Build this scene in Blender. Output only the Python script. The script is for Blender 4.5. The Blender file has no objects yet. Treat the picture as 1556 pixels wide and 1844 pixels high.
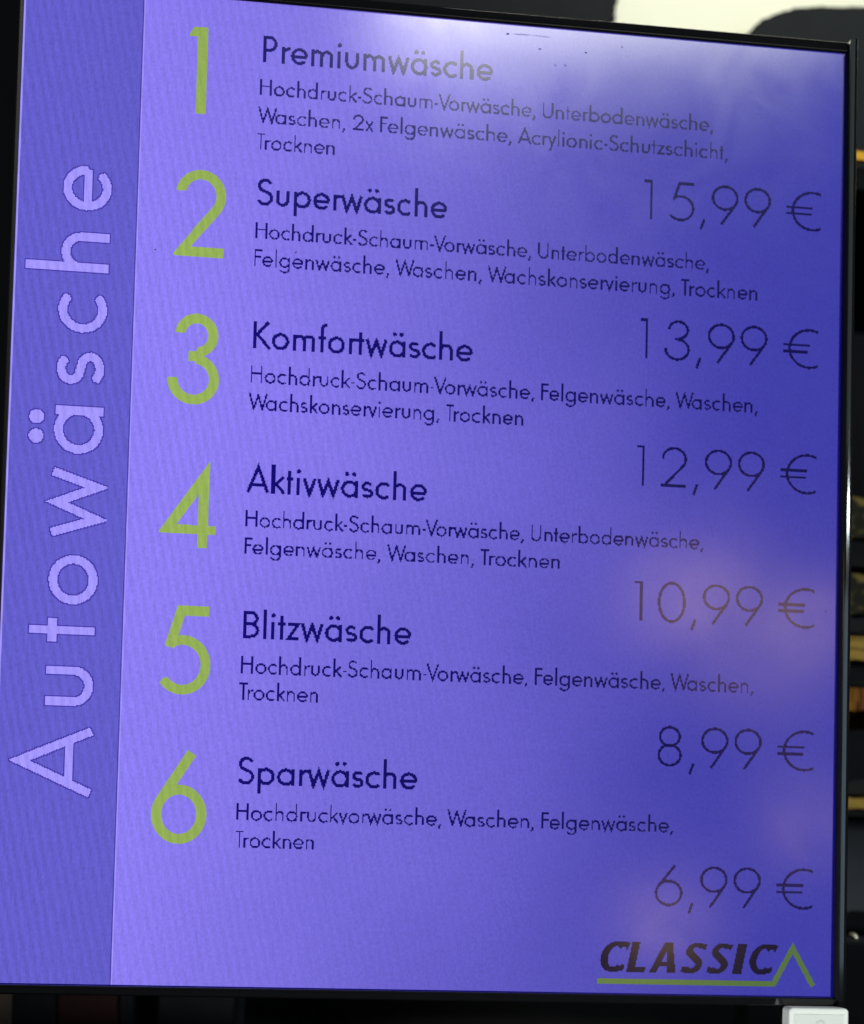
import bpy, bmesh, math, random
import numpy as np
from mathutils import Matrix, Vector

# ------------------------------------------------------------------ camera
scene = bpy.context.scene
col = scene.collection
BASE = 1.5                       # height of the middle of the display above the floor
SW, SH = 0.306, 0.360            # lit picture area of the display, metres
cam_d = bpy.data.cameras.new('camera')
cam = bpy.data.objects.new('camera', cam_d)
col.objects.link(cam)
rot = Matrix(((0.9952167372090764, -0.02803971125081768, -0.09358109088854881),
              (-0.0945578390302203, -0.035807774179751825, -0.9948751772892047),
              (0.02454508216313637, 0.9989652536005756, -0.038287870688800706)))
mw = rot.to_4x4()
mw.translation = Vector((-0.03590171096540665, -0.4614185873210891, BASE - 0.13994286358712388))
cam.matrix_world = mw
cam_d.sensor_fit = 'HORIZONTAL'
cam_d.sensor_width = 36
cam_d.lens = 53.213367609254504
cam_d.shift_x = -0.01799978624738331
cam_d.shift_y = 0.3699961364016858
cam_d.clip_start = 0.01
cam_d.clip_end = 200
cam_d.dof.use_dof = True
cam_d.dof.focus_distance = 0.452
cam_d.dof.aperture_fstop = 8
scene.camera = cam

# ------------------------------------------------------------------ world and lamps
world = bpy.data.worlds.new('World')
scene.world = world
world.use_nodes = True
bg = world.node_tree.nodes['Background']
bg.inputs[0].default_value = (0.30, 0.34, 0.42, 1)
bg.inputs[1].default_value = 0.07
scene.view_settings.view_transform = 'Standard'
scene.view_settings.look = 'None'
scene.view_settings.exposure = 0
scene.view_settings.gamma = 1

def area(name, loc, target, sx, sy, power, colr):
    d = bpy.data.lights.new(name, 'AREA')
    d.shape = 'RECTANGLE'; d.size = sx; d.size_y = sy; d.energy = power; d.color = colr
    o = bpy.data.objects.new(name, d)
    col.objects.link(o)
    o.location = loc
    o.rotation_euler = (Vector(target) - Vector(loc)).to_track_quat('-Z', 'Y').to_euler()
    return o
CREAMY = (0.95, 0.96, 0.80)
WARM = (1.0, 0.62, 0.25)
# canopy strip lights, shop lamps behind the photographer
def lamp_at(name, sx_, sz_, dist, w, h, radiance, colr):
    """lamp standing where the glass at (sx_, sz_) mirrors it to a person in front"""
    s = Vector((sx_, 0, BASE + sz_))
    m = Vector((cam.matrix_world.translation.x, -cam.matrix_world.translation.y, cam.matrix_world.translation.z))
    d = (s - m).normalized()
    loc = s + d * dist
    return area(name, loc, s, w, h, radiance * w * h * math.pi, colr)
lamp_at('canopy_lamp', 0.066, 0.212, 2.2, 0.86, 0.25, 25, CREAMY)
lamp_at('shop_lamp', 0.096, -0.032, 2.0, 0.20, 0.13, 6.2, WARM)
lamp_at('shop_lamp', 0.140, -0.040, 2.0, 0.13, 0.12, 6.0, WARM)
lamp_at('shop_lamp', 0.125, -0.060, 2.0, 0.22, 0.12, 2.2, WARM)
lamp_at('shop_lamp', 0.142, -0.114, 2.0, 0.11, 0.14, 4.2, WARM)
lamp_at('shop_lamp', 0.088, -0.153, 2.0, 0.13, 0.10, 6.0, WARM)
# tube light and two added fill panels far to the right, seen in the rounded black edge of the frame
area('tube_light', (1.5, -0.80, BASE + 0.455), (0.155, 0, BASE), 0.75, 0.050, 75 * 0.75 * 0.050 * math.pi, (0.85, 0.96, 1.0))
area('frame_fill', (1.40, -1.10, BASE + 0.04), (0.155, 0, BASE + 0.04), 1.2, 0.62, 1.5 * 0.74 * math.pi, (0.55, 0.8, 1.0))
area('frame_fill', (1.40, -1.10, BASE + 0.98), (0.155, 0, BASE + 0.2), 1.2, 0.75, 0.45 * 0.9 * math.pi, (0.8, 1.0, 0.95))
bl = area('cream_fill', (0.20, -0.10, BASE + 0.95), (0.19, 0.22, BASE + 0.34), 0.3, 0.1, 0.50, (1.0, 0.98, 0.90))  # added fill, aimed to brighten only the cream panel
bl.data.spread = math.radians(40)
fl = area('box_fill', (-0.65, -1.1, BASE - 0.80), (0.145, 0, BASE - 0.20), 0.4, 0.3, 0.42, (0.95, 1.0, 0.97))  # unseen fill, added to brighten the white box
fl.data.spread = math.radians(20)

# ------------------------------------------------------------------ materials
def new_mat(name):
    m = bpy.data.materials.new(name); m.use_nodes = True
    return m, m.node_tree, m.node_tree.nodes['Principled BSDF']

def solid(name, c, rough=0.5, metal=0.0, bump=0.0, scale=400, vary=0.25, coat=0.0, spec=0.5):
    m, nt, b = new_mat(name)
    b.inputs['Specular IOR Level'].default_value = spec
    b.inputs['Roughness'].default_value = rough
    b.inputs['Metallic'].default_value = metal
    b.inputs['Coat Weight'].default_value = coat
    tc = nt.nodes.new('ShaderNodeTexCoord')
    n = nt.nodes.new('ShaderNodeTexNoise'); n.inputs['Scale'].default_value = scale * 0.15; n.inputs['Detail'].default_value = 6
    nt.links.new(tc.outputs['Object'], n.inputs['Vector'])
    r = nt.nodes.new('ShaderNodeMapRange')
    r.inputs['To Min'].default_value = 1 - vary; r.inputs['To Max'].default_value = 1 + vary
    nt.links.new(n.outputs['Fac'], r.inputs['Value'])
    mx = nt.nodes.new('ShaderNodeVectorMath'); mx.operation = 'SCALE'
    mx.inputs[0].default_value = c
    nt.links.new(r.outputs['Result'], mx.inputs['Scale'])
    nt.links.new(mx.outputs['Vector'], b.inputs['Base Color'])
    if bump:
        n2 = nt.nodes.new('ShaderNodeTexNoise'); n2.inputs['Scale'].default_value = scale * 4
        nt.links.new(tc.outputs['Object'], n2.inputs['Vector'])
        bp = nt.nodes.new('ShaderNodeBump'); bp.inputs['Strength'].default_value = bump; bp.inputs['Distance'].default_value = 0.0004
        nt.links.new(n2.outputs['Fac'], bp.inputs['Height'])
        nt.links.new(bp.outputs['Normal'], b.inputs['Normal'])
    return m

def lcd(name, bright, dim, grain=1.0):
    """a colour shown by the liquid crystal panel: strong at the left of the picture, weak at the
    right, a viewing-angle fade painted into the emission; semi-matt plastic film on top"""
    m, nt, b = new_mat(name)
    L = nt.links.new
    b.inputs['Base Color'].default_value = (0.004, 0.004, 0.006, 1)
    b.inputs['Roughness'].default_value = 0.145
    b.inputs['IOR'].default_value = 1.5
    tc = nt.nodes.new('ShaderNodeTexCoord')
    sp = nt.nodes.new('ShaderNodeSeparateXYZ'); L(tc.outputs['Object'], sp.inputs[0])
    def math_(op, a, c=None):
        n = nt.nodes.new('ShaderNodeMath'); n.operation = op
        for k, v in enumerate((a, c)):
            if v is None: continue
            if isinstance(v, (int, float)): n.inputs[k].default_value = v
            else: L(v, n.inputs[k])
        return n.outputs[0]
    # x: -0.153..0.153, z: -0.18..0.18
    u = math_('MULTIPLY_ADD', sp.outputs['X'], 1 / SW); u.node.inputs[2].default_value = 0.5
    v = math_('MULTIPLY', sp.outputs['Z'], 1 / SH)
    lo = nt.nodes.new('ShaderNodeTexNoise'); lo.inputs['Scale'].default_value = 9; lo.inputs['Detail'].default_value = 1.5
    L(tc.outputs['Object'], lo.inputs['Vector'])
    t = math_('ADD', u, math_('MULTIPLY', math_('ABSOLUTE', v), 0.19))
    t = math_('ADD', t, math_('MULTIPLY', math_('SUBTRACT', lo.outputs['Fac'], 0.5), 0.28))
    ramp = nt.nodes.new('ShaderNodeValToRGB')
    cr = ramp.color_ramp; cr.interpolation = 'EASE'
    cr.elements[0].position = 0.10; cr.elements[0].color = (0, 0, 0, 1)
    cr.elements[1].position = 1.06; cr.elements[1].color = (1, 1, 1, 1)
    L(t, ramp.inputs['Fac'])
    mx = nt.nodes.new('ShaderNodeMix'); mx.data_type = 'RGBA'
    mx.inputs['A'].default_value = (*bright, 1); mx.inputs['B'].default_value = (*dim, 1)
    L(ramp.outputs['Color'], mx.inputs['Factor'])  # viewing-angle fade of the panel, painted into the emission colour
    # wavy moire bands, faint panel columns and matt-film sparkle, all painted into the emission
    wv = nt.nodes.new('ShaderNodeTexWave'); wv.wave_type = 'BANDS'; wv.bands_direction = 'X'
    wv.inputs['Scale'].default_value = 100; wv.inputs['Distortion'].default_value = 1.1
    wv.inputs['Detail'].default_value = 1.0; wv.inputs['Detail Scale'].default_value = 0.4
    mp = nt.nodes.new('ShaderNodeMapping'); mp.inputs['Rotation'].default_value = (0, math.radians(12), 0)
    L(tc.outputs['Object'], mp.inputs['Vector']); L(mp.outputs['Vector'], wv.inputs['Vector'])
    left = nt.nodes.new('ShaderNodeMapRange')
    left.inputs['From Min'].default_value = 0.8; left.inputs['From Max'].default_value = -0.1
    left.inputs['To Min'].default_value = 0.0; left.inputs['To Max'].default_value = 0.17
    L(t, left.inputs['Value'])
    band = math_('MULTIPLY', math_('SUBTRACT', wv.outputs['Fac'], 0.5), left.outputs['Result'])
    mp2 = nt.nodes.new('ShaderNodeMapping'); mp2.inputs['Scale'].default_value = (1, 1, 0.75)
    L(tc.outputs['Object'], mp2.inputs['Vector'])
    gr = nt.nodes.new('ShaderNodeTexNoise'); gr.inputs['Scale'].default_value = 1100; gr.inputs['Detail'].default_value = 2
    L(mp2.outputs['Vector'], gr.inputs['Vector'])
    g2 = nt.nodes.new('ShaderNodeTexNoise'); g2.inputs['Scale'].default_value = 230; g2.inputs['Detail'].default_value = 3
    L(tc.outputs['Object'], g2.inputs['Vector'])
    gsum = math_('ADD', math_('MULTIPLY', math_('SUBTRACT', gr.outputs['Fac'], 0.5), 0.42 * grain),
                 math_('MULTIPLY', math_('SUBTRACT', g2.outputs['Fac'], 0.5), 0.12 * grain))
    mp3 = nt.nodes.new('ShaderNodeMapping'); mp3.inputs['Scale'].default_value = (1, 1, 0.10)
    L(tc.outputs['Object'], mp3.inputs['Vector'])
    st = nt.nodes.new('ShaderNodeTexNoise'); st.inputs['Scale'].default_value = 1300; st.inputs['Detail'].default_value = 1
    L(mp3.outputs['Vector'], st.inputs['Vector'])
    streak = math_('MULTIPLY', math_('MULTIPLY', math_('SUBTRACT', st.outputs['Fac'], 0.5), left.outputs['Result']), 2.0)
    k = math_('ADD', math_('ADD', 1.0, streak), gsum)
    cmb = nt.nodes.new('ShaderNodeCombineXYZ')
    L(math_('ADD', k, math_('MULTIPLY', band, 1.1)), cmb.inputs[0]); L(math_('ADD', k, math_('MULTIPLY', band, 0.7)), cmb.inputs[1]); L(math_('ADD', k, math_('MULTIPLY', band, 1.0)), cmb.inputs[2])
    sm = nt.nodes.new('ShaderNodeTexNoise'); sm.inputs['Scale'].default_value = 26; sm.inputs['Detail'].default_value = 5; sm.inputs['Distortion'].default_value = 1.2
    L(tc.outputs['Object'], sm.inputs['Vector'])
    rr = nt.nodes.new('ShaderNodeMapRange'); rr.inputs['From Min'].default_value = 0.3; rr.inputs['From Max'].default_value = 0.7
    rr.inputs['To Min'].default_value = 0.125; rr.inputs['To Max'].default_value = 0.175
    L(sm.outputs['Fac'], rr.inputs['Value']); L(rr.outputs['Result'], b.inputs['Roughness'])
    sc = nt.nodes.new('ShaderNodeVectorMath'); sc.operation = 'MULTIPLY'
    L(mx.outputs['Result'], sc.inputs[0]); L(cmb.outputs['Vector'], sc.inputs[1])
    L(sc.outputs['Vector'], b.inputs['Emission Color'])
    b.inputs['Emission Strength'].default_value = 1.0
    return m

def s2l(r, g, b_):
    f = lambda c: (c / 255 / 12.92) if c <= 10 else ((c / 255 + 0.055) / 1.055) ** 2.4
    return (f(r), f(g), f(b_))

M = {}
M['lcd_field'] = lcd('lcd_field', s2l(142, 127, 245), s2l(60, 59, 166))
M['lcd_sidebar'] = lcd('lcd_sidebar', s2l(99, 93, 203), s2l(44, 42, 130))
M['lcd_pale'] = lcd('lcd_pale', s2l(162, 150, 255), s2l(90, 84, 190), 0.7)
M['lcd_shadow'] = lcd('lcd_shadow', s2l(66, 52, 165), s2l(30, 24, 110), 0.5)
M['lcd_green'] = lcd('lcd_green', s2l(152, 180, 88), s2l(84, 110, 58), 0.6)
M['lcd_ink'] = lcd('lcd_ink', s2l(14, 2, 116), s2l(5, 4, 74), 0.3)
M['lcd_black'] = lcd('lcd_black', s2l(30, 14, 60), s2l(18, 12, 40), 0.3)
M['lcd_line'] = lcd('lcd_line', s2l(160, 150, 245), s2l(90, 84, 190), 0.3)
M['lip_glow'] = solid('lip_glow', (0.002, 0.002, 0.012), 0.25, vary=0.0)  # navy glow painted for the screen's reflection in the inner lip
nt_ = M['lip_glow'].node_tree; b_ = nt_.nodes['Principled BSDF']
b_.inputs['Emission Color'].default_value = (0.0, 0.0, 0.18, 1); b_.inputs['Emission Strength'].default_value = 0.6
M['gloss_black'] = solid('gloss_black', (0.005, 0.005, 0.006), 0.09, vary=0.2, coat=0.3)
M['bezel_inner'] = solid('bezel_inner', (0.008, 0.008, 0.009), 0.35, vary=0.2, spec=0.15)
M['back_plastic'] = solid('back_plastic', (0.012, 0.012, 0.013), 0.6, bump=0.3, spec=0.15)
M['white_plastic'] = solid('white_plastic', (0.76, 0.78, 0.75), 0.38, bump=0.12, vary=0.03)
M['white_inset'] = solid('white_inset', (0.66, 0.69, 0.66), 0.5, bump=0.15, vary=0.04)
M['cream'] = solid('cream', (0.66, 0.66, 0.52), 0.45, vary=0.10, scale=60)
M['black_cloth'] = solid('black_cloth', (0.006, 0.008, 0.010), 0.85, bump=0.5, vary=0.3, spec=0.15)
M['dark_wall'] = solid('dark_wall', (0.003, 0.003, 0.004), 0.85, vary=0.6, scale=60, spec=0.15)
M['rack_metal'] = solid('rack_metal', (0.004, 0.004, 0.005), 0.85, vary=0.4, spec=0.15)
M['yellow_card'] = solid('yellow_card', (0.34, 0.22, 0.045), 0.85, vary=0.35, spec=0.15)
M['amber_card'] = solid('amber_card', (0.30, 0.13, 0.015), 0.85, vary=0.7, scale=200, spec=0.15)
M['olive_card'] = solid('olive_card', (0.12, 0.095, 0.025), 0.85, vary=0.85, scale=150, spec=0.15)
M['orange_strip'] = solid('orange_strip', (0.75, 0.38, 0.02), 0.45, vary=0.15, spec=0.15)
M['grey_card'] = solid('grey_card', (0.014,0.015,0.016), 0.85, vary=0.5, spec=0.15)
M['maroon'] = solid('maroon', (0.045, 0.014, 0.014), 0.6, vary=0.4, spec=0.15)
M['slate'] = solid('slate', (0.018, 0.020, 0.026), 0.85, vary=0.3, spec=0.15)
M['beige'] = solid('beige', (0.14, 0.11, 0.09), 0.6, vary=0.2, spec=0.15)
M['metal'] = solid('metal', (0.5, 0.48, 0.38), 0.3, metal=1.0, vary=0.1)
M['dust'] = solid('dust', (0.12, 0.10, 0.14), 0.9, vary=0.1)
M['carpet'] = solid('carpet', (0.012, 0.012, 0.013), 0.8, vary=0.3)

def mottle(m, dark, amount, sx=60, sz=420):
    nt = m.node_tree; b = nt.nodes['Principled BSDF']
    src = b.inputs['Base Color'].links[0].from_socket
    tc = nt.nodes.new('ShaderNodeTexCoord'); mp = nt.nodes.new('ShaderNodeMapping')
    mp.inputs['Scale'].default_value = (sx, 60, sz)
    n = nt.nodes.new('ShaderNodeTexNoise'); n.inputs['Scale'].default_value = 1.0; n.inputs['Detail'].default_value = 4
    nt.links.new(tc.outputs['Object'], mp.inputs['Vector']); nt.links.new(mp.outputs['Vector'], n.inputs['Vector'])
    r = nt.nodes.new('ShaderNodeMapRange'); r.inputs['From Min'].default_value = amount; r.inputs['From Max'].default_value = amount + 0.10
    nt.links.new(n.outputs['Fac'], r.inputs['Value'])
    mx = nt.nodes.new('ShaderNodeMix'); mx.data_type = 'RGBA'; mx.inputs['A'].default_value = (*dark, 1)
    nt.links.new(src, mx.inputs['B']); nt.links.new(r.outputs['Result'], mx.inputs['Factor'])
    nt.links.new(mx.outputs['Result'], b.inputs['Base Color'])
mottle(M['olive_card'], (0.012, 0.012, 0.008), 0.46, 160, 260)
mottle(M['yellow_card'], (0.05, 0.03, 0.01), 0.36)
mottle(M['amber_card'], (0.06, 0.015, 0.006), 0.44, 700, 60)

# ------------------------------------------------------------------ object helpers
def link(o, parent=None):
    col.objects.link(o)
    if parent is not None: o.parent = parent
    return o
def mesh_obj(name, verts, faces, mat, parent=None, smooth=False):
    me = bpy.data.meshes.new(name); me.from_pydata(verts, [], faces); me.update()
    me.materials.append(mat)
    if smooth:
        for p in me.polygons: p.use_smooth = True
    return link(bpy.data.objects.new(name, me), parent)
def bm_obj(name, bm, mat, parent=None, smooth=False):
    me = bpy.data.meshes.new(name); bm.to_mesh(me); bm.free(); me.materials.append(mat)
    if smooth:
        for p in me.polygons: p.use_smooth = True
    return link(bpy.data.objects.new(name, me), parent)
def box(name, x0, x1, y0, y1, z0, z1, mat, parent=None, bevel=0.0, segs=2):
    bm = bmesh.new()
    bmesh.ops.create_cube(bm, size=1.0)
    for v in bm.verts:
        v.co = Vector(((x0 + x1) / 2 + v.co.x * (x1 - x0), (y0 + y1) / 2 + v.co.y * (y1 - y0), (z0 + z1) / 2 + v.co.z * (z1 - z0)))
    if bevel:
        bmesh.ops.bevel(bm, geom=bm.edges[:], offset=bevel, segments=segs, profile=0.5, affect='EDGES')
    return bm_obj(name, bm, mat, parent, smooth=False)
def empty(name, loc, label, cat, group=None):
    o = bpy.data.objects.new(name, None); o.location = loc; o.empty_display_size = 0.02
    link(o); tag(o, label, cat, group); return o
def tag(o, label, cat, group=None):
    o['label'] = label; o['category'] = cat
    if group: o['group'] = group
def prism(name, pts, y0, y1, mat, parent=None, bevel=0.0):
    """outline in x, z given a real thickness from y0 (front) to y1 (back)"""
    bm = bmesh.new()
    f = [bm.verts.new((x, y0, z)) for x, z in pts]
    b2 = [bm.verts.new((x, y1, z)) for x, z in pts]
    bm.faces.new(f); bm.faces.new(b2[::-1])
    n = len(pts)
    for i in range(n):
        bm.faces.new((f[i], b2[i], b2[(i + 1) % n], f[(i + 1) % n]))
    bmesh.ops.recalc_face_normals(bm, faces=bm.faces[:])
    return bm_obj(name, bm, mat, parent)

# ------------------------------------------------------------------ the letter shapes
# Geometric sans of the display, drawn as strokes. Unit: capital height = 1.
XH = 0.62; ASC = 1.08; DESC = -0.33
def arc(cx, cy, rx, ry, a0, a1, n=28):
    return [(cx + rx * math.cos(math.radians(a0 + (a1 - a0) * i / n)), cy + ry * math.sin(math.radians(a0 + (a1 - a0) * i / n))) for i in range(n + 1)]

def glyph(ch, w):
    """-> (strokes, dots, polygons, width, left bearing, right bearing)"""
    h = w / 2; S = []; D = []; sb = (0.085, 0.085)
    R = XH / 2 - h + 0.01
    if ch in 'aä':
        W = 0.62; S = [arc(0.31, XH / 2, R, R, 0, 360, 40), [(W - h, 0), (W - h, XH)]]; sb = (0.05, 0.085)
        if ch == 'ä': D = [(0.20, 0.86), (0.46, 0.86)]
    elif ch == 'b':
        W = 0.62; S = [arc(W - 0.31, XH / 2, R, R, 0, 360, 40), [(h, 0), (h, ASC)]]; sb = (0.085, 0.05)
    elif ch == 'd':
        W = 0.62; S = [arc(0.31, XH / 2, R, R, 0, 360, 40), [(W - h, 0), (W - h, ASC)]]; sb = (0.05, 0.085)
    elif ch == 'p':
        W = 0.62; S = [arc(W - 0.31, XH / 2, R, R, 0, 360, 40), [(h, DESC), (h, XH)]]; sb = (0.085, 0.05)
    elif ch == 'g':
        W = 0.62; S = [arc(0.31, XH / 2, R, R, 0, 360, 40), [(W - h, XH), (W - h, -0.08)] + arc(0.31, -0.08, 0.31 - h, 0.25 - h, 0, -160, 20)[1:]]; sb = (0.05, 0.085)
    elif ch == 'c':
        W = 0.53; S = [arc(0.31, XH / 2, R, R, 48, 312, 30)]; sb = (0.05, 0.03)
    elif ch == 'e':
        W = 0.61; S = [arc(0.31, XH / 2, R, R, 0, 318, 34), [(h, XH / 2 - 0.01), (W - h * 0.6, XH / 2 - 0.01)]]; sb = (0.05, 0.04)
    elif ch == 'o':
        W = 0.62; S = [arc(0.31, XH / 2, R, R, 0, 360, 40)]; sb = (0.05, 0.05)
    elif ch == 'f':
        W = 0.30; S = [[(0.13, 0), (0.13, 0.90)] + arc(0.26, 0.90, 0.13, 0.18 - h, 180, 80, 10)[1:], [(0, XH - h), (0.27, XH - h)]]; sb = (0.03, 0.0)
    elif ch == 't':
        W = 0.26; S = [[(0.13, 0), (0.13, 0.86)], [(0, XH - h), (0.26, XH - h)]]; sb = (0.03, 0.03)
    elif ch in 'hn':
        W = 0.50; r = (W - w) / 2; top = ASC if ch == 'h' else XH
        S = [[(h, 0), (h, top)], [(h, XH - h - r)] + arc(W / 2, XH - h - r, r, r, 180, 0, 20) + [(W - h, 0)]]
    elif ch == 'm':
        W = 0.84; r = (W - w) / 4
        S = [[(h, 0), (h, XH)], arc(h + r, XH - h - r, r, r, 180, 0, 18) + [(h + 2 * r, 0)], arc(h + 3 * r, XH - h - r, r, r, 180, 0, 18) + [(W - h, 0)]]
    elif ch == 'u':
        W = 0.50; r = (W - w) / 2
        S = [[(h, XH)] + arc(W / 2, h + r, r, r, 180, 360, 20) + [(W - h, XH)]]
    elif ch == 'r':
        W = 0.33; S = [[(h, 0), (h, XH)], arc(0.30, XH - h - 0.20, 0.30 - h, 0.20, 178, 82, 12)]; sb = (0.085, -0.01)
    elif ch == 'i':
        W = w; S = [[(h, 0), (h, XH)]]; D = [(h, 0.86)]
    elif ch == 'l':
        W = w; S = [[(h, 0), (h, ASC)]]
    elif ch == 'k':
        W = 0.50; S = [[(h, 0), (h, ASC)], [(h, 0.25), (0.44, XH)], [(0.17, 0.36), (0.47, 0)]]; sb = (0.085, 0.0)
    elif ch == 's':
        W = 0.40; r1 = (XH - w) / 4 + 0.0; t = XH - h - r1; b = h + r1
        S = [arc(0.20, t, 0.15, r1, 35, 235, 14) + arc(0.20, b, 0.165, r1, 55, -150, 14)]; sb = (0.045, 0.045)
    elif ch == 'v':
        W = 0.50; S = [('m', [(h * 0.9, XH), (W / 2, 0.02), (W - h * 0.9, XH)])]; sb = (0.01, 0.01)
    elif ch == 'w':
        W = 0.82; S = [('m', [(h * 0.9, XH), (W * 0.27, 0.03), (W / 2, XH - 0.06), (W * 0.73, 0.03), (W - h * 0.9, XH)])]; sb = (0.01, 0.01)
    elif ch == 'x':
        W = 0.50; S = [[(h, 0), (W - h, XH)], [(h, XH), (W - h, 0)]]; sb = (0.02, 0.02)
    elif ch == 'y':
        W = 0.50; S = [[(h * 0.9, XH), (W / 2 + 0.01, 0.06)], [(W - h * 0.9, XH), (0.12, DESC)]]; sb = (0.01, 0.01)
    elif ch == 'z':
        W = 0.44; S = [('m', [(0.02, XH - h), (W - 0.05, XH - h), (0.06, h), (W, h)])]; sb = (0.04, 0.04)
    elif ch == 'A':
        W = 0.80; S = [('m', [(h * 0.7, 0), (W / 2, 1.0 - h), (W - h * 0.7, 0)]), [(0.17, 0.29), (0.63, 0.29)]]; sb = (0.02, 0.02)
    elif ch == 'B':
        W = 0.54; r1 = 0.245 - h / 2; r2 = 0.29 - h / 2
        S = [[(h, 0), (h, 1)], [(h, 1 - h), (0.26, 1 - h)] + arc(0.26, 1 - h - r1, r1, r1, 90, -90, 16) + [(h, 1 - h - 2 * r1)],
             [(h, 1 - h - 2 * r1), (0.26, 1 - h - 2 * r1)] + arc(0.26, (1 - h - 2 * r1 + h) / 2, r2 * 0.96, (1 - 2 * h - 2 * r1) / 2, 90, -90, 16) + [(h, h)]]
    elif ch == 'F':
        W = 0.44; S = [[(h, 0), (h, 1)], [(h, 1 - h), (W, 1 - h)], [(h, 0.56), (W - 0.03, 0.56)]]; sb = (0.085, 0.02)
    elif ch == 'H':
        W = 0.70; S = [[(h, 0), (h, 1)], [(W - h, 0), (W - h, 1)], [(h, 0.56), (W - h, 0.56)]]
    elif ch == 'K':
        W = 0.64; S = [[(h, 0), (h, 1)], [(h, 0.44), (W - 0.09, 1.0)], [(0.16, 0.52), (W - 0.03, 0)]]; sb = (0.085, 0.0)
    elif ch == 'P':
        W = 0.52; r = 0.27 - h / 2
        S = [[(h, 0), (h, 1)], [(h, 1 - h), (0.24, 1 - h)] + arc(0.24, 1 - h - r, r, r, 90, -90, 18) + [(h, 1 - h - 2 * r)]]
    elif ch == 'S':
        W = 0.56; r1 = 0.235 - h / 2; r2 = 0.265 - h / 2; t = 1.01 - h - r1; b = -0.01 + h + r2
        S = [arc(0.29, t, 0.22, r1, 28, 232, 18) + arc(0.27, b, 0.25, r2, 50, -158, 18)]; sb = (0.05, 0.05)
    elif ch == 'T':
        W = 0.50; S = [[(W / 2, 0), (W / 2, 1)], [(0, 1 - h), (W, 1 - h)]]; sb = (0.03, 0.03)
    elif ch == 'U':
        W = 0.64; r = (W - w) / 2; S = [[(h, 1), (h, h + r)] + arc(W / 2, h + r - 0.01, r, r, 180, 360, 20)[1:] + [(W - h, 1)]]
    elif ch == 'V':
        W = 0.72; S = [('m', [(h * 0.7, 1), (W / 2, h * 0.8), (W - h * 0.7, 1)])]; sb = (0.01, 0.01)
    elif ch == 'W':
        W = 1.08; S = [('m', [(h * 0.7, 1), (W * 0.27, 0.06), (W / 2, 0.90), (W * 0.73, 0.06), (W - h * 0.7, 1)])]; sb = (0.01, 0.01)
    elif ch == '-':
        W = 0.20; S = [[(0, 0.33), (0.20, 0.33)]]; sb = (0.05, 0.05)
    elif ch == ',':
        W = 0.14; S = [[(0.12, 0.10), (0.03, -0.17)]]; sb = (0.05, 0.08)
    elif ch == '0':
        W = 0.66; S = [arc(0.33, 0.5, 0.33 - h, 0.51 - h, 0, 360, 44)]; sb = (0.06, 0.06)
    elif ch == '1':
        W = 0.19; S = [[(W - h, 0), (W - h, 1)], [(0.0, 1 - h), (W - h, 1 - h)]]; sb = (0.30, 0.29)
    elif ch == '2':
        W = 0.62; r = 0.30 - h
        S = [arc(0.32, 0.70, r, r, 182, -38, 26) + [(0.095, h)], [(0.02, h), (W - 0.01, h)]]; sb = (0.08, 0.08)
    elif ch == '3':
        W = 0.61; S = [arc(0.34, 0.765, 0.255 - h, 0.245 - h, 180, -84, 22), arc(0.315, 0.275, 0.305 - h, 0.285 - h, 84, -186, 26), [(0.25, 0.53), (0.37, 0.53)]]; sb = (0.08, 0.09)
    elif ch == '4':
        W = 0.67; sx = 0.50
        S = [('m', [(sx - 0.02, 1 - w * 1.2), (0.09, 0.185 + h * 0.6)]), [(0.03, 0.185 + h), (W, 0.185 + h)], [(sx, 0), (sx, 1 - w * 0.5)]]; sb = (0.05, 0.06)
    elif ch == '5':
        W = 0.65; r = 0.335 - h
        S = [('m', [(0.62, 1 - h), (0.285, 1 - h), (0.155, 0.53)]), arc(0.315, 0.335, r, r, 118, -142, 30)]; sb = (0.06, 0.07)
    elif ch == '6':
        W = 0.65; r = 0.325 - h; S = [arc(0.325, 0.325, r, r, 0, 360, 44), [(0.46, 1.0), (0.325 + r * math.cos(math.radians(150)), 0.325 + r * math.sin(math.radians(150)))]]; sb = (0.065, 0.065)
    elif ch == '9':
        W = 0.65; r = 0.325 - h; S = [arc(0.325, 0.675, r, r, 0, 360, 44), [(0.24, 0.0), (0.325 + r * math.cos(math.radians(-30)), 0.675 + r * math.sin(math.radians(-30)))]]; sb = (0.065, 0.065)
    elif ch == '8':
        W = 0.54; r1 = 0.245 - h / 2; r2 = 0.265 - h / 2
        S = [arc(0.27, 1 - h - r1, r1, r1, 0, 360, 36), arc(0.27, h + r2, r2 * 1.02, r2, 0, 360, 36)]; sb = (0.12, 0.12)
    elif ch == '€':
        W = 0.73; r = 0.51 - h
        S = [arc(0.12 + r + h, 0.5, r, r, 52, 308, 34), [(0, 0.585), (0.63, 0.585)], [(0, 0.42), (0.60, 0.42)]]; sb = (0.05, 0.0)
    elif ch == ' ':
        W = 0.26; sb = (0, 0.0)
    else:
        raise ValueError(ch)
    return S, D, W, sb
KERN = {('T', 'r'): -0.13, ('V', 'o'): -0.13, ('W', 'a'): -0.14, ('r', 'w'): -0.03, ('r', 'v'): -0.03, ('r', 't'): -0.02, ('k', 't'): 0.0, ('F', 'e'): -0.04,
        ('A', 'k'): -0.02, ('-', 'V'): -0.05, ('k', '-'): 0.0, ('n', 'g'): 0.0, ('v', 'w'): 0.0, (',', ' '): 0.04, ('A', 'c'): -0.05, ('r', 'y'): 0.0, ('t', 'w'): 0.0}

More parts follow.
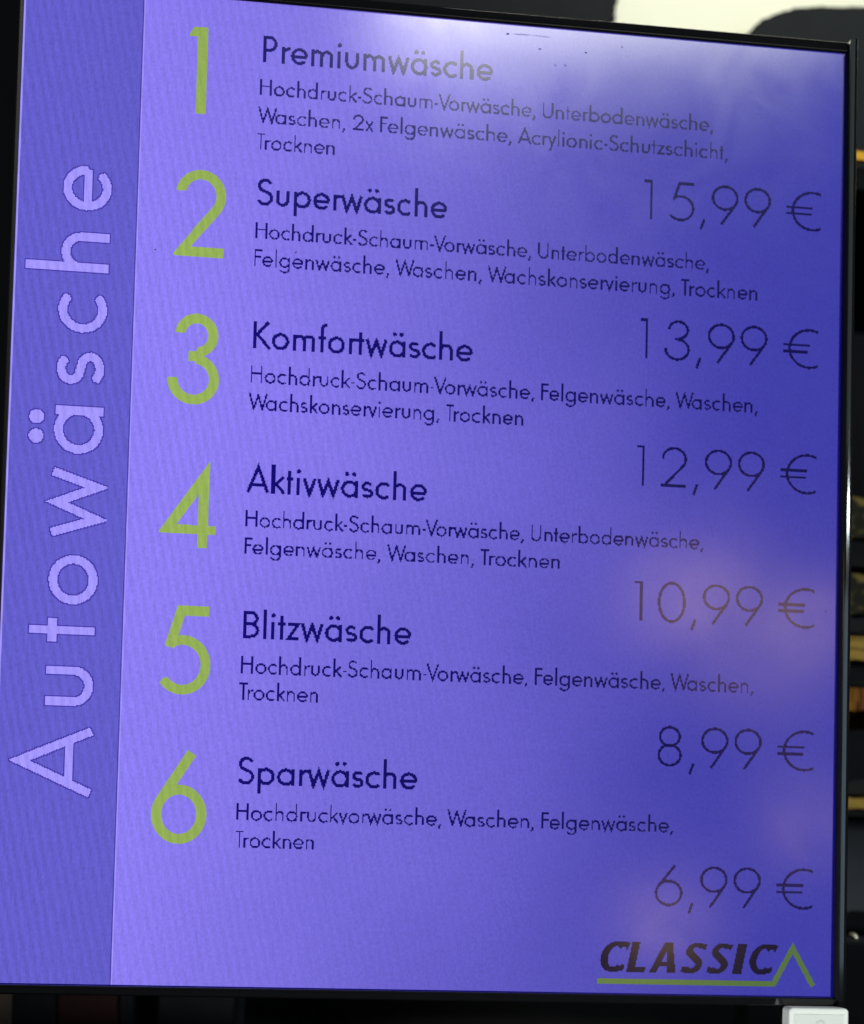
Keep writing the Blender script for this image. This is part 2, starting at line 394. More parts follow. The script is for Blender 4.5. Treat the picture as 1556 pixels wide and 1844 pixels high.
PIX = SW / 768                    # one picture dot of the panel
class Raster:
    """lights whole dots of the panel, as the display does"""
    def __init__(self, x0, y0, x1, y1, p=PIX):   # mm, y downwards
        self.p = p
        self.i0 = int(x0 / 1000 / p) - 3; self.j0 = int(y0 / 1000 / p) - 3
        self.ni = int(x1 / 1000 / p) + 4 - self.i0; self.nj = int(y1 / 1000 / p) + 4 - self.j0
        xs = (self.i0 + np.arange(self.ni) + 0.5) * p * 1000
        ys = (self.j0 + np.arange(self.nj) + 0.5) * p * 1000
        self.X, self.Y = np.meshgrid(xs, ys)
        self.B = np.zeros(self.X.shape, bool)
    def poly(self, pts):                          # convex polygon
        s = 0
        m = np.ones(self.X.shape, bool); a = 0
        n = len(pts)
        for k in range(n): a += pts[k][0] * pts[(k + 1) % n][1] - pts[(k + 1) % n][0] * pts[k][1]
        if abs(a) < 1e-9: return
        sg = 1 if a > 0 else -1
        for k in range(n):
            (x0, y0), (x1, y1) = pts[k], pts[(k + 1) % n]
            m &= sg * ((x1 - x0) * (self.Y - y0) - (y1 - y0) * (self.X - x0)) >= -1e-7
        self.B |= m
    def disc(self, x, y, r): self.B |= (self.X - x) ** 2 + (self.Y - y) ** 2 <= r * r
    def stroke(self, pts, w, mitre=False):
        h = w / 2
        pts = [p for k, p in enumerate(pts) if k == 0 or math.dist(p, pts[k - 1]) > 1e-6]
        if math.dist(pts[0], pts[-1]) < 1e-3: self.disc(pts[0][0], pts[0][1], h)
        for k in range(len(pts) - 1):
            (x0, y0), (x1, y1) = pts[k], pts[k + 1]
            d = math.hypot(x1 - x0, y1 - y0)
            if d < 1e-9: continue
            nx, ny = -(y1 - y0) / d * h, (x1 - x0) / d * h
            self.poly([(x0 + nx, y0 + ny), (x1 + nx, y1 + ny), (x1 - nx, y1 - ny), (x0 - nx, y0 - ny)])
            if k:
                px, py = pts[k - 1]; d0 = math.hypot(x0 - px, y0 - py)
                mx, my = -(y0 - py) / d0 * h, (x0 - px) / d0 * h
                if mitre:
                    cosang = (nx * mx + ny * my) / h / h
                    for sg in (1, -1):
                        sxm, sym = (nx + mx) * sg, (ny + my) * sg
                        f = 1 / max(1 + cosang, 0.25)
                        cross = (nx * my - ny * mx) * sg
                        if cross > 0:
                            self.poly([(x0, y0), (x0 + nx * sg, y0 + ny * sg), (x0 + sxm * f, y0 + sym * f), (x0 + mx * sg, y0 + my * sg)])
                        else:
                            self.poly([(x0, y0), (x0 + mx * sg, y0 + my * sg), (x0 + sxm * f, y0 + sym * f), (x0 + nx * sg, y0 + ny * sg)])
                else:
                    self.disc(x0, y0, h)
    def rects(self):
        B = self.B.copy(); out = []
        nj, ni = B.shape
        for j in range(nj):
            i = 0
            while i < ni:
                if not B[j, i]: i += 1; continue
                e = i
                while e < ni and B[j, e]: e += 1
                k = j + 1
                while k < nj and B[k, i:e].all() and (i == 0 or not B[k, i - 1]) and (e == ni or not B[k, e]): k += 1
                B[j:k, i:e] = False
                out.append((i + self.i0, j + self.j0, e + self.i0, k + self.j0)); i = e
        return out
    def grow(self, n=1):
        B = self.B; C = B.copy()
        for dj in range(-n, n + 1):
            for di in range(-n, n + 1): C |= np.roll(np.roll(B, dj, 0), di, 1)
        r = object.__new__(Raster); r.__dict__.update(self.__dict__); r.B = C & ~B
        return r

def raster_obj(name, rs, mat, parent, depth):
    vs, fs = [], []
    for r in (rs if isinstance(rs, list) else [rs]):
        for (i0, j0, i1, j1) in r.rects():
            x0, x1 = i0 * r.p - SW / 2, i1 * r.p - SW / 2
            z0, z1 = SH / 2 - j1 * r.p, SH / 2 - j0 * r.p
            n = len(vs)
            vs += [(x0, -depth, z0), (x1, -depth, z0), (x1, -depth, z1), (x0, -depth, z1)]
            fs.append((n, n + 1, n + 2, n + 3))
    return mesh_obj(name, vs, fs, mat, parent)

def layout(text, w):
    x = 0; out = []; prev = None
    for ch in text:
        S, D, W, sb = glyph(ch, w)
        x += KERN.get((prev, ch), 0)
        out.append((ch, x + sb[0], W)); x += sb[0] + W + sb[1]; prev = ch
    first = out[0][1]; last = out[-1][1] + out[-1][2]
    return out, first, last

def draw_glyph(R, ch, w, fx, fy, wmm, dot=None):
    S, D, W, sb = glyph(ch, w)
    for s in S:
        if isinstance(s, tuple): R.stroke([(fx(x, y), fy(x, y)) for x, y in s[1]], wmm, True)
        else: R.stroke([(fx(x, y), fy(x, y)) for x, y in s], wmm)
    for x, y in D: R.disc(fx(x, y), fy(x, y), dot or wmm * 0.66)

def text_line(text, x0, x1, y, cap, w):
    """raster of one line of text whose ink runs from x0 to x1 (mm) on baseline y"""
    out, a, b = layout(text, w)
    sx = (x1 - x0) / (b - a)
    R = Raster(x0 - 1, y - cap * 1.2, x1 + 1, y + cap * 0.45)
    for ch, gx, W in out:
        # work on a small window for speed
        cx0 = x0 + (gx - a) * sx - 1.2; cx1 = x0 + (gx + W - a) * sx + 1.2
        c0 = max(0, int(cx0 / 1000 / PIX) - R.i0); c1 = min(R.ni, int(cx1 / 1000 / PIX) - R.i0 + 2)
        if c1 <= c0 or ch == ' ': continue
        sub = object.__new__(Raster)
        sub.X = R.X[:, c0:c1]; sub.Y = R.Y[:, c0:c1]; sub.B = R.B[:, c0:c1].copy()
        draw_glyph(sub, ch, w, lambda gx_, gy_: x0 + (gx + gx_ - a) * sx, lambda gx_, gy_: y - gy_ * cap, w * cap)
        R.B[:, c0:c1] = sub.B
    return R

# ------------------------------------------------------------------ the display
display = empty('price_display', (0, 0, BASE), 'upright black framed screen showing a violet price list of six car washes', 'screen')

T_BACK = 0.035
B_R, B_L, B_T, B_B = 0.0048, 0.0105, 0.0052, 0.0036      # visible width of the frame
PROUD = 0.0032
# housing behind the panel
box('housing', -SW / 2 - B_L + 0.002, SW / 2 + B_R - 0.002, 0.0045, T_BACK, -SH / 2 - B_B + 0.002, SH / 2 + B_T - 0.002, M['back_plastic'], display, 0.003)

def frame_ring():
    """rounded black frame: a profile swept round the four sides with mitred corners"""
    x0, x1, z0, z1 = -SW / 2, SW / 2, -SH / 2, SH / 2
    # profile: (share of frame width outwards, y)
    # each entry: share of width outwards on the upright sides, on the level sides, y upright, y level
    prof = [(0.0, 0.0, 0.0006, 0.0006), (0.02, 0.02, -PROUD * 0.60, -0.0006), (0.10, 0.10, -PROUD * 0.82, -0.0009), (0.14, 0.14, -PROUD * 0.88, -0.0009), (0.20, 0.74, -PROUD * 0.90, 0.0)]
    for k in range(1, 17):
        a = math.pi / 2 * k / 16
        prof.append((0.20 + 0.80 * math.sin(a), 0.74 + 0.26 * math.sin(a), -PROUD * 0.90 + 0.0028 * (1 - math.cos(a)), 0.0018 * (1 - math.cos(a))))
    prof += [(1.0, 1.0, 0.0046, 0.0046)]
    corners = [(x0, z0, -B_L, -B_B), (x1, z0, B_R, -B_B), (x1, z1, B_R, B_T), (x0, z1, -B_L, B_T)]
    verts = []; rows = []
    for ci, (cx, cz, wx, wz) in enumerate(corners):
        left = wx < 0
        rows.append([(cx + wx * (sl if left else su), 0, cz + wz * sl) for su, sl, y, yl in prof])
    faces = []
    n = len(prof)
    # subdivide each side so the shading stays even, rounding the outer corner a touch
    for ci in range(4):
        right_side = ci == 1
        ys = [p[2] if right_side else p[3] for p in prof]
        a = [(p[0], y, p[2]) for p, y in zip(rows[ci], ys)]
        b = [(p[0], y, p[2]) for p, y in zip(rows[(ci + 1) % 4], ys)]
        base = len(verts)
        verts += a + b
        for k in range(n - 1):
            faces.append((base + k, base + k + 1, base + n + k + 1, base + n + k))
    for ci in (1, 2):                      # close the step where the taller upright side meets the level ones
        base = len(verts)
        verts += [(p[0], q[2], p[2]) for p, q in zip(rows[ci], prof)] + [(p[0], q[3], p[2]) for p, q in zip(rows[ci], prof)]
        for k in range(n - 1):
            faces.append((base + k, base + k + 1, base + n + k + 1, base + n + k))
    me = bpy.data.meshes.new('bezel'); me.from_pydata(verts, [], faces)
    me.materials.append(M['gloss_black'])
    bm = bmesh.new(); bm.from_mesh(me)
    bmesh.ops.recalc_face_normals(bm, faces=bm.faces[:])
    bm.to_mesh(me); bm.free()
    me.materials.append(M['bezel_inner'])
    for p in me.polygons:
        k = p.index % (n - 1)
        p.use_smooth = k >= 3
        if k < 3: p.material_index = 1
    return link(bpy.data.objects.new('bezel', me), display)
frame_ring()

# lit panel: sits 0.6 mm behind the frame's inner lip
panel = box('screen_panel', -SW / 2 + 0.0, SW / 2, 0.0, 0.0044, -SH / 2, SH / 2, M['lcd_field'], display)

def sheet(name, x0, x1, y0, y1, mat, depth, parent=panel):         # mm from the top left corner, y down
    X0, X1 = x0 / 1000 - SW / 2, x1 / 1000 - SW / 2; Z0, Z1 = SH / 2 - y1 / 1000, SH / 2 - y0 / 1000
    return mesh_obj(name, [(X0, -depth, Z0), (X1, -depth, Z0), (X1, -depth, Z1), (X0, -depth, Z1)], [(0, 1, 2, 3)], mat, parent)
DEP1, DEP2, DEP3 = 0.00004, 0.00008, 0.00012
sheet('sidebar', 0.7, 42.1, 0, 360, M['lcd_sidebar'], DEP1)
sheet('edge_reflection', 0.05, 0.62, 0, 360, M['lcd_line'], DEP1)  # pale reflection at the left frame edge, painted as a strip
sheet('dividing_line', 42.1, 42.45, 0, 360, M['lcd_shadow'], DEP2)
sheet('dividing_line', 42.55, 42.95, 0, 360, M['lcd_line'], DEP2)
sheet('lip_reflection', 305.0, 305.98, 0, 360, M['lip_glow'], DEP1)  # strip painted where the inner lip mirrors the screen
sheet('lip_reflection', 0.7, 305.0, 359.5, 359.98, M['lip_glow'], DEP3)

# six washes -------------------------------------------------------------
WASH = [
 ('1', (58.9, 65.9, 11.2, 43.5), 'Premiumwäsche', (85.6, 170.4, 22.2), ['Hochdruck-Schaum-Vorwäsche, Unterbodenwäsche,', 'Waschen, 2x Felgenwäsche, Acrylionic-Schutzschicht,', 'Trocknen'], [(85.0, 254.6, 34.7), (84.6, 260.5, 45.1), (84.4, 112.8, 55.0)], '15,99 €', (228.9, 295.6, 70.1)),
 ('2', (55.4, 73.9, 64.2, 96.4), 'Superwäsche', (85.2, 154.6, 75.7), ['Hochdruck-Schaum-Vorwäsche, Unterbodenwäsche,', 'Felgenwäsche, Waschen, Wachskonservierung, Trocknen'], [(84.8, 253.9, 88.1), (84.7, 273.0, 98.3)], '13,99 €', (228.2, 295.1, 123.2)),
 ('3', (54.9, 73.1, 117.6, 150.4), 'Komfortwäsche', (85.3, 165.4, 128.7), ['Hochdruck-Schaum-Vorwäsche, Felgenwäsche, Waschen,', 'Wachskonservierung, Trocknen'], [(84.7, 273.5, 141.3), (84.4, 184.8, 151.3)], '12,99 €', (227.8, 294.9, 171.2)),
 ('4', (53.8, 73.9, 170.9, 202.8), 'Aktivwäsche', (84.6, 149.8, 181.5), ['Hochdruck-Schaum-Vorwäsche, Unterbodenwäsche,', 'Felgenwäsche, Waschen, Trocknen'], [(84.5, 253.5, 194.2), (84.4, 199.7, 204.1)], '10,99 €', (228.0, 294.9, 222.1)),
 ('5', (54.4, 73.6, 223.8, 255.9), 'Blitzwäsche', (85.0, 145.4, 234.5), ['Hochdruck-Schaum-Vorwäsche, Felgenwäsche, Waschen,', 'Trocknen'], [(84.5, 273.6, 247.3), (84.2, 112.4, 256.9)], '8,99 €', (237.9, 295.3, 275.8)),
 ('6', (54.6, 73.8, 276.6, 309.3), 'Sparwäsche', (84.7, 148.9, 287.3), ['Hochdruckvorwäsche, Waschen, Felgenwäsche,', 'Trocknen'], [(84.4, 243.9, 300.2), (84.4, 112.4, 310.0)], '6,99 €', (237.6, 295.7, 327.4)),
]
for num, (nx0, nx1, ny0, ny1), head, (hx0, hx1, hy), lines, spans, price, (px0, px1, py) in WASH:
    hgt = ny1 - ny0
    R = Raster(nx0 - 1, ny0 - 1, nx1 + 1, ny1 + 1, PIX / 2.5)
    _, _, W_, _ = glyph(num, 0.112)
    sxx = (nx1 - nx0) / W_
    U, V = (R.X - nx0) / sxx, (ny1 - R.Y) / hgt         # glyph coordinates of every dot
    if num == '4':
        for q in ([(0, 0.172), (0.585, 1.0), (0.475, 0.63), (0.2, 0.25)], [(0, 0.172), (0.02, 0.158), (0.67, 0.158), (0.67, 0.255), (0.07, 0.265)],
                  [(0.46, 0), (0.577, 0), (0.585, 1.0), (0.46, 0.80)]):
            R.poly([(nx0 + x * sxx, ny1 - y * hgt) for x, y in q])
    else:
        draw_glyph(R, num, 0.112, lambda x, y: nx0 + x * sxx, lambda x, y: ny1 - y * hgt, 0.112 * hgt * 0.98)
    # terminals cut the way the typeface cuts them
    if num == '1': R.B &= ~((R.X - nx0) * 1.1 + (R.Y - (ny1 - hgt)) * 0.62 < 1.9)
    if num == '2': R.B &= ~((V > U * 1.22 + 0.015) & (V < 0.3)); R.B &= ~((V < 0.745) & (V > 0.5) & (U < 0.25))
    if num == '3': R.B &= ~((V < 0.785) & (V > 0.6) & (U < 0.22)); R.B &= ~((V > 0.285) & (V < 0.45) & (U < 0.16))
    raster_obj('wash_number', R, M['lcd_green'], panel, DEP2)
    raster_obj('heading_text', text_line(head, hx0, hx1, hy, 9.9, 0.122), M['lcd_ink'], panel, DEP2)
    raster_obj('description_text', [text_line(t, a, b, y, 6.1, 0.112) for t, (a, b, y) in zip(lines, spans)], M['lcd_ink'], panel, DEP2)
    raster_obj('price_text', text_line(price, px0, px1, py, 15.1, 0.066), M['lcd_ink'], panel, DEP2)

# big word up the side, letter by letter: (letter, y_top, y_bottom) in mm ----
SIDE = [('A', 268.9, 293.5, 32.9, 26.3), ('u', 247.2, 261.4, 32.8, 26.6), ('t', 230.4, 238.7, 32.7, 26.3), ('o', 207.7, 224.9, 32.8, 26.6),
        ('w', 176.0, 201.2, 32.7, 26.5), ('ä', 153.9, 170.6, 32.9, 26.8), ('s', 134.6, 145.6, 32.8, 26.8), ('c', 112.8, 126.7, 32.8, 26.6),
        ('h', 90.5, 104.8, 33.0, 26.8), ('e', 66.5, 82.0, 32.9, 26.6)]
big, shade = [], []
for ch, ya, yb, xb, xh in SIDE:              # xb baseline (x), xh height in x
    w = 0.115
    _, D, W, _ = glyph(ch, w)
    cap = xh
    R = Raster(xb - cap * 1.25, ya - 1.5, xb + 1.5, yb + 1.5)
    k = (yb - ya) / W
    draw_glyph(R, ch, w, lambda x, y: xb - y * cap, lambda x, y: yb - x * k, w * cap * 0.98, 2.55)
    big.append(R); shade.append(R.grow(1))
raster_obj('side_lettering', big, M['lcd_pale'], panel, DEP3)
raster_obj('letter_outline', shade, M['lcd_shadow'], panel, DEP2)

# logo: slanted heavy capitals over a green line that ends in a peak ------
LOGO = [('C', 216.7, 227.6, 351.85, 340.6), ('L', 227.5, 235.6, 351.85, 340.6), ('A', 236.1, 247.2, 351.85, 340.6), ('S', 247.6, 256.9, 351.85, 340.6),
        ('S', 257.3, 266.6, 351.85, 340.6), ('I', 267.2, 272.0, 351.85, 340.6), ('C', 272.8, 283.4, 351.85, 340.6)]
def heavy(ch):
    """polygons (convex pieces) of a heavy humanist capital in a 1 x 1 box"""
    P = []
    def thick_arc(cx, cy, rx, ry, a0, a1, wf, n=16):
        o, i = [], []
        for k in range(n + 1):
            a = math.radians(a0 + (a1 - a0) * k / n)
            wx, wy = wf(a)
            o.append((cx + rx * math.cos(a), cy + ry * math.sin(a))); i.append((cx + (rx - wx) * math.cos(a), cy + (ry - wy) * math.sin(a)))
        for k in range(n): P.append([o[k], o[k + 1], i[k + 1], i[k]])
    if ch == 'C':
        thick_arc(0.54, 0.5, 0.54, 0.5, 48, 312, lambda a: (0.30, 0.16))
        P.append([(0.62, 1.0), (0.92, 0.99), (1.06, 0.95), (0.98, 0.80), (0.74, 0.80)])
        P.append([(0.98, 0.88), (1.04, 0.95), (0.99, 0.72), (0.90, 0.76)])
        P.append([(0.64, 0.0), (0.92, 0.04), (1.0, 0.10), (0.99, 0.26), (0.74, 0.20)])
    elif ch == 'L':
        P += [[(0, 0), (0.42, 0), (0.42, 1), (0, 1)], [(0.3, 0), (1.0, 0), (1.0, 0.18), (0.3, 0.18)]]
    elif ch == 'A':
        P += [[(-0.02, 0), (0.26, 0), (0.60, 1), (0.36, 1)], [(0.40, 1), (0.66, 1), (1.0, 0), (0.68, 0)], [(0.2, 0.20), (0.8, 0.20), (0.72, 0.37), (0.28, 0.37)]]
    elif ch == 'I':
        P += [[(0, 0), (1, 0), (1, 1), (0, 1)]]
    elif ch == 'S':
        thick_arc(0.54, 0.735, 0.46, 0.265, 40, 240, lambda a: (0.30, 0.15))
        thick_arc(0.47, 0.285, 0.49, 0.285, 62, -150, lambda a: (0.33, 0.16))
        P += [[(0.14, 0.60), (0.36, 0.76), (0.86, 0.46), (0.60, 0.33)], [(0.66, 0.99), (1.02, 0.95), (0.97, 0.78), (0.74, 0.82)],
              [(0.0, 0.04), (0.36, 0.0), (0.30, 0.17), (0.05, 0.24)]]
    return P
R = Raster(205, 330, 300, 360)
for ch, x0, x1, yb, yt in LOGO:
    hh = yb - yt; sl = 0.20 * hh
    wd = x1 - x0 - sl + 1.0
    for poly in heavy(ch):
        R.poly([(x0 + px * wd + py * sl, yb - py * hh) for px, py in poly])
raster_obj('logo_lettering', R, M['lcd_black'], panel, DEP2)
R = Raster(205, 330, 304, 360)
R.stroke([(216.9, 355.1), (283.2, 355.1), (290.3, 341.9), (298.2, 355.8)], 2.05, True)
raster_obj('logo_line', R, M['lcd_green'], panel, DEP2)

# dust and a scratch on the film -----------------------------------------
random.seed(5)
vs, fs = [], []
def speck(x, y, rx, ry, ang=0.0):
    n0 = len(vs); n = 7
    for k in range(n):
        a = 2 * math.pi * k / n; q = random.uniform(0.7, 1.1)
        dx, dy = rx * q * math.cos(a), ry * q * math.sin(a)
        X = x + dx * math.cos(ang) - dy * math.sin(ang); Y = y + dx * math.sin(ang) + dy * math.cos(ang)
        vs.append((X / 1000 - SW / 2, -0.00018, SH / 2 - Y / 1000))
    fs.append(tuple(range(n0, n0 + n))[::-1])
SPECKS = [(49.4, 94.9, 0.35, 0.3), (187.9, 8.4, 0.5, 0.22), (205.4, 8.3, 0.55, 0.25), (301.2, 215.3, 0.35, 0.5), (175.8, 3.7, 0.7, 0.28),
          (99.7, 92.3, 0.25, 0.6, 0.5), (193.9, 14.2, 0.4, 0.2), (197.7, 13.9, 0.4, 0.25), (219.1, 5.0, 0.3, 0.3), (180.5, 3.5, 4.2, 0.10, -0.02), (188.5, 3.5, 4.5, 0.07, 0.03)]
for s in SPECKS: speck(*s)
for _ in range(50):
    speck(random.uniform(45, 303), random.uniform(3, 357), random.uniform(0.05, 0.12), random.uniform(0.04, 0.10), random.uniform(0, 3))
d = mesh_obj('dust_specks', vs, fs, M['dust'], display); d['kind'] = 'stuff'

# ------------------------------------------------------------------ white box under the corner of the frame
sw = empty('switch_box', (0.1449, 0.0, BASE - 0.2027), 'small white plastic box with rounded corners under the right corner of the screen frame', 'plastic box')
def rounded(name, hx, hz, r, y0, y1, mat, parent, soft):
    pts = []
    for cx, cz, a0 in ((hx - r, hz - r, 0), (-hx + r, hz - r, 90), (-hx + r, -hz + r, 180), (hx - r, -hz + r, 270)):
        for k in range(7):
            a = math.radians(a0 + 15 * k); pts.append((cx + r * math.cos(a), cz + r * math.sin(a)))
    bm = bmesh.new()
    f = [bm.verts.new((x, y0, z)) for x, z in pts]; b2 = [bm.verts.new((x, y1, z)) for x, z in pts]
    ff = bm.faces.new(f); bm.faces.new(b2[::-1])
    n = len(pts)
    for i in range(n): bm.faces.new((f[i], b2[i], b2[(i + 1) % n], f[(i + 1) % n]))
    bmesh.ops.recalc_face_normals(bm, faces=bm.faces[:])
    ed = [e for e in ff.edges]
    bmesh.ops.bevel(bm, geom=ed, offset=soft, segments=4, profile=0.5, affect='EDGES')
    return bm_obj(name, bm, mat, parent)
rounded('body', 0.01125, 0.0195, 0.0016, -0.0075, -0.0003, M['white_plastic'], sw, 0.0009)
# raised label plate framed by a fine groove
bm = bmesh.new()
def bar(bm, x0, x1, y0, y1, z0, z1):
    r = bmesh.ops.create_cube(bm, size=1.0)
    for v in r['verts']: v.co = Vector(((x0 + x1) / 2 + v.co.x * (x1 - x0), (y0 + y1) / 2 + v.co.y * (y1 - y0), (z0 + z1) / 2 + v.co.z * (z1 - z0)))
bar(bm, -0.0094, 0.0091, -0.00775, -0.0074, -0.0175, 0.0172)
bm_obj('label_plate', bm, M['white_inset'], sw)
M['emblem_grey'] = solid('emblem_grey', (0.50, 0.53, 0.50), 0.5, vary=0.1)
bm = bmesh.new()
cz = 0.0136
for k in range(12):
    a = 2 * math.pi * k / 12
    c_, s_ = math.cos(a), math.sin(a)
    q = [(0.0011, -0.00022), (0.0018, -0.00022), (0.0018, 0.00022), (0.0011, 0.00022)]
    lo = [bm.verts.new((x * c_ - z * s_ + 0.0004, -0.00772, cz + x * s_ + z * c_)) for x, z in q]
    hi = [bm.verts.new((x * c_ - z * s_ + 0.0004, -0.00785, cz + x * s_ + z * c_)) for x, z in q]
    bm.faces.new(hi)
    for i in range(4): bm.faces.new((lo[i], hi[i], hi[(i + 1) % 4], lo[(i + 1) % 4]))
bmesh.ops.recalc_face_normals(bm, faces=bm.faces[:])
bm_obj('emblem', bm, M['emblem_grey'], sw)

# ------------------------------------------------------------------ what stands behind
def B(z): return BASE + z
w_ = box('wall', -1.2, 1.2, 0.46, 0.52, 0.0, 3.0, M['dark_wall']); w_['kind'] = 'structure'
f_ = box('floor', -1.6, 1.6, -1.6, 0.46, -0.05, 0.0, M['carpet']); f_['kind'] = 'structure'
c_ = empty('counter', (0, 0.22, 0), 'long black counter below the price screen', 'counter')
box('counter_top', -0.9, 0.9, -0.17, 0.23, B(-0.260), B(-0.235), M['rack_metal'], c_, 0.003)
box('front_panel', -0.87, 0.87, -0.14, 0.22, 0.002, B(-0.262), M['dark_wall'], c_)
# bracket that holds the screen to the wall
box('bracket_arm', -0.03, 0.03, 0.036, 0.459, -0.04, 0.04, M['back_plastic'], display, 0.002)
box('bracket_plate', -0.06, 0.06, 0.0351, 0.0359, -0.08, 0.08, M['back_plastic'], display)

# cream panel behind the upper right corner, with dark cloth hanging across it
cp = empty('cream_panel', (0.2, 0.22, B(0.34)), 'bright cream panel behind the top right corner of the screen', 'wall panel')
box('board', -0.145, 0.20, -0.002, 0.012, -0.10, 0.16, M['cream'], cp, 0.002)
random.seed(11)
def ragged(pts, amp, n):
    out = []
    for (x0, z0), (x1, z1) in zip(pts, pts[1:]):
        for k in range(n):
            t = k / n
            out.append((x0 + (x1 - x0) * t + random.uniform(-amp, amp) * 1.4, z0 + (z1 - z0) * t + random.uniform(-amp, amp) * 0.5))
    out.append(pts[-1]); return out
edge = ragged([(0.1074, 0.3400), (0.1066, 0.3330), (0.1046, 0.3302), (0.1062, 0.3287), (0.1030, 0.3262), (0.1006, 0.3200), (0.098, 0.31)], 0.0007, 6)
left = [(-0.30, 0.22), (-0.30, 0.42), (0.112, 0.42), (0.109, 0.36)] + edge + [(0.095, 0.22)]
o = prism('black_cloth', left, 0.2005, 0.206, M['black_cloth']); o.location.z = BASE
tag(o, 'dark sheet with a ragged edge left of the cream panel above the screen', 'cloth')
hump = ragged([(0.1780, 0.3230), (0.1835, 0.3292), (0.1876, 0.3335), (0.1950, 0.3375), (0.2056, 0.3415), (0.2213, 0.3443), (0.2339, 0.3450), (0.262, 0.3478), (0.34, 0.345)], 0.0006, 6)
hm = [(0.160, 0.24), (0.172, 0.31)] + hump + [(0.36, 0.30), (0.36, 0.24)]
o = prism('black_cushion', hm, 0.200, 0.207, M['black_cloth']); o.location.z = BASE
tag(o, 'dark rounded hump in front of the cream panel at the top right corner', 'cushion')

# rack to the right of the screen
rk = empty('storage_rack', (0.26, 0.20, B(-0.235)), 'dark narrow rack of shelves right of the screen', 'rack')
zr = 0.235
for z0, z1 in ((0.2000, 0.2115), (0.0150, 0.0172), (-0.0175, -0.0155), (-0.0425, -0.0400), (-0.1050, -0.1015), (-0.165, -0.162)):
    box('shelf', -0.055, 0.09, -0.075, 0.08, z0 + zr, z1 + zr, M['rack_metal'], rk, 0.0006)
for x in (-0.052, 0.085):
    for y in (0.074,):
        box('upright', x, x + 0.005, y, y + 0.005, 0.0, 0.50, M['rack_metal'], rk)
box('upright', 0.085, 0.09, -0.072, -0.067, 0.0, 0.50, M['rack_metal'], rk)
def pack(name, x0, x1, y0, y1, z0, z1, mat, label, cat, bev=0.001):
    h = z1 - z0; cx = (x0 + x1) / 2
    amp = 0.0 if bev < 0.001 else min(0.0007, h * 0.1)
    n = 34
    xs = [x0 + (x1 - x0) * k / n for k in range(n + 1)]
    low = [(x - cx, random.uniform(0, amp)) for x in xs]
    top = [(x - cx, h - random.uniform(0, amp) * (2.2 if random.random() < 0.25 else 1)) for x in xs]
    o = prism(name, low + top[::-1], y0 - (y0 + y1) / 2, y1 - (y0 + y1) / 2, mat)
    o.location = (cx, (y0 + y1) / 2, B(z0)); tag(o, label, cat); return o
pack('orange_strip', 0.2045, 0.30, 0.120, 0.123, 0.2117, 0.2158, M['orange_strip'], 'thin orange strip beside the upper right edge of the screen', 'strip', 0.0005)
pack('folded_cloth', 0.2070, 0.29, 0.126, 0.20, 0.0293, 0.0500, M['olive_card'], 'dim olive pack highest of the yellowish packs right of the screen', 'pack', 0.003)
pack('dark_pack', 0.2070, 0.29, 0.128, 0.20, 0.0174, 0.0291, M['rack_metal'], 'black pack under the dim olive pack right of the screen', 'pack')
pack('olive_pack', 0.2072, 0.29, 0.126, 0.20, -0.0078, 0.0125, M['olive_card'], 'olive carton just above the plain yellow pack right of the screen', 'carton', 0.0015)
pack('dark_pack', 0.2072, 0.29, 0.128, 0.20, -0.0153, -0.0080, M['grey_card'], 'dark grey carton squeezed between olive carton and yellow pack', 'carton')
pack('yellow_pack', 0.2076, 0.29, 0.126, 0.20, -0.0298, -0.0177, M['yellow_card'], 'plain yellow pack in the middle of the rack', 'pack', 0.0015)
pack('dark_pack', 0.2076, 0.29, 0.130, 0.20, -0.0398, -0.0300, M['rack_metal'], 'black pack between the yellow and the amber pack', 'pack')
pack('amber_pack', 0.2080, 0.29, 0.126, 0.20, -0.0540, -0.0427, M['amber_card'], 'amber orange pack under the yellow pack right of the screen', 'pack', 0.0015)
pack('grey_carton', 0.2082, 0.29, 0.126, 0.20, -0.0945, -0.0868, M['grey_card'], 'grey carton lying on the small amber block right of the screen', 'carton')
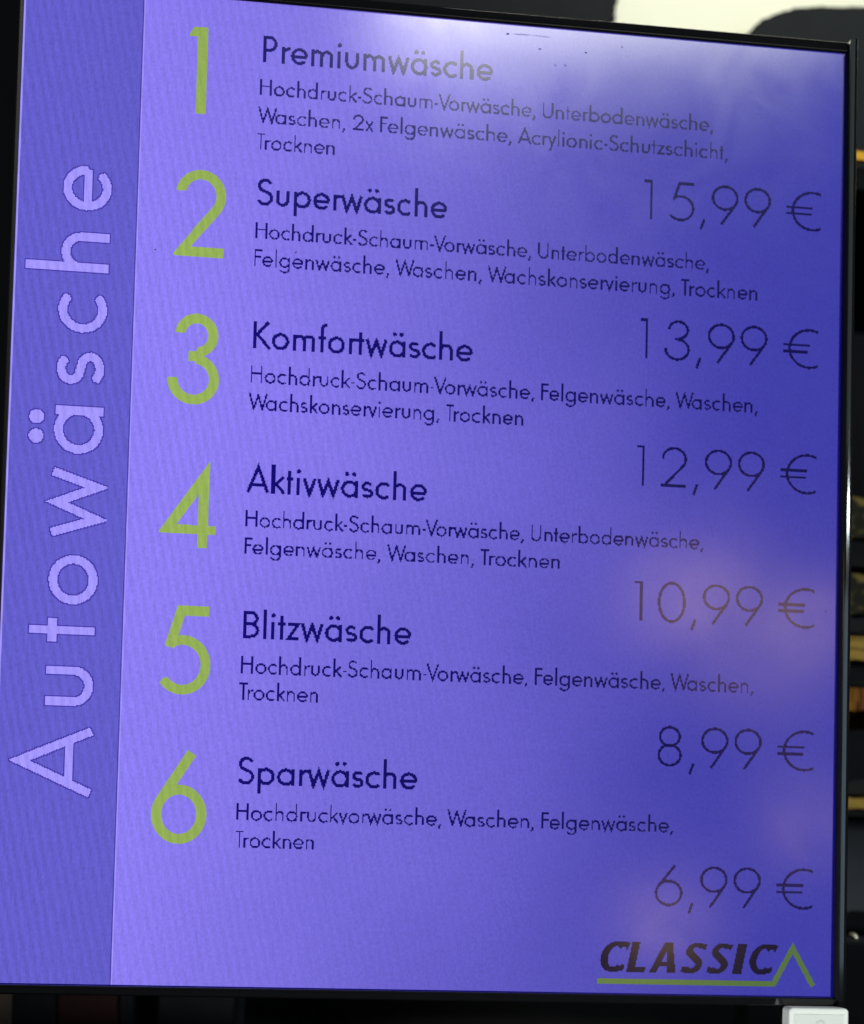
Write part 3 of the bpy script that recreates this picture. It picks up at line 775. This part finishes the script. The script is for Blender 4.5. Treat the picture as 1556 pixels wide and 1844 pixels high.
pack('amber_block', 0.2105, 0.29, 0.126, 0.20, -0.1010, -0.0947, M['yellow_card'], 'small mustard block lowest of the yellow packs right of the screen', 'block')
pack('dark_carton', 0.2092, 0.29, 0.132, 0.20, -0.1500, -0.1055, M['slate'], 'slate grey carton low in the rack right of the screen', 'carton')
# little metal hook
bm = bmesh.new()
pts = arc(0, 0, 0.0028, 0.0022, 100, -20, 10)
prev = None
for k, (x, z) in enumerate(pts):
    r = 0.0007 * (0.5 + k / 12)
    ring = [bm.verts.new((x + r * math.cos(a) * 0.6, r * math.sin(a), z + r * math.cos(a) * 0.8)) for a in [2 * math.pi * q / 8 for q in range(8)]]
    if prev:
        for q in range(8): bm.faces.new((prev[q], ring[q], ring[(q + 1) % 8], prev[(q + 1) % 8]))
    prev = ring
bmesh.ops.recalc_face_normals(bm, faces=bm.faces[:])
o = bm_obj('metal_hook', bm, M['metal'], None, True); o.location = (0.2125, 0.125, B(-0.1625)); tag(o, 'tiny bright metal hook beside the lower right edge of the screen', 'hook')

# things in the dark below and left of the screen
zt = -0.2348
def stand(name, x0, x1, mat, label, cat, lean=0.0, top=-0.15, y0=0.12, y1=0.20):
    o = box(name, x0 - (x0 + x1) / 2, x1 - (x0 + x1) / 2, y0 - (y0 + y1) / 2, y1 - (y0 + y1) / 2, 0, top - zt, mat, None, 0.001)
    o.location = ((x0 + x1) / 2, (y0 + y1) / 2, B(zt)); o.rotation_euler.y = lean; tag(o, label, cat); return o
stand('beige_folder', -0.215, -0.1722, M['beige'], 'dull beige folder at the lower left corner below the screen', 'folder')
stand('grey_folder', -0.1718, -0.1530, M['slate'], 'dark grey folder between the beige and the maroon folder', 'folder')
stand('maroon_folder', -0.1526, -0.1262, M['maroon'], 'dark maroon folder under the lower left of the screen', 'folder')
stand('grey_binder', -0.1258, -0.1190, M['slate'], 'narrow slate binder right beside the maroon folder', 'binder')
stand('grey_case', -0.1105, -0.0770, M['slate'], 'wide slate case leaning right of the narrow slate binder', 'case', math.radians(3), -0.155)
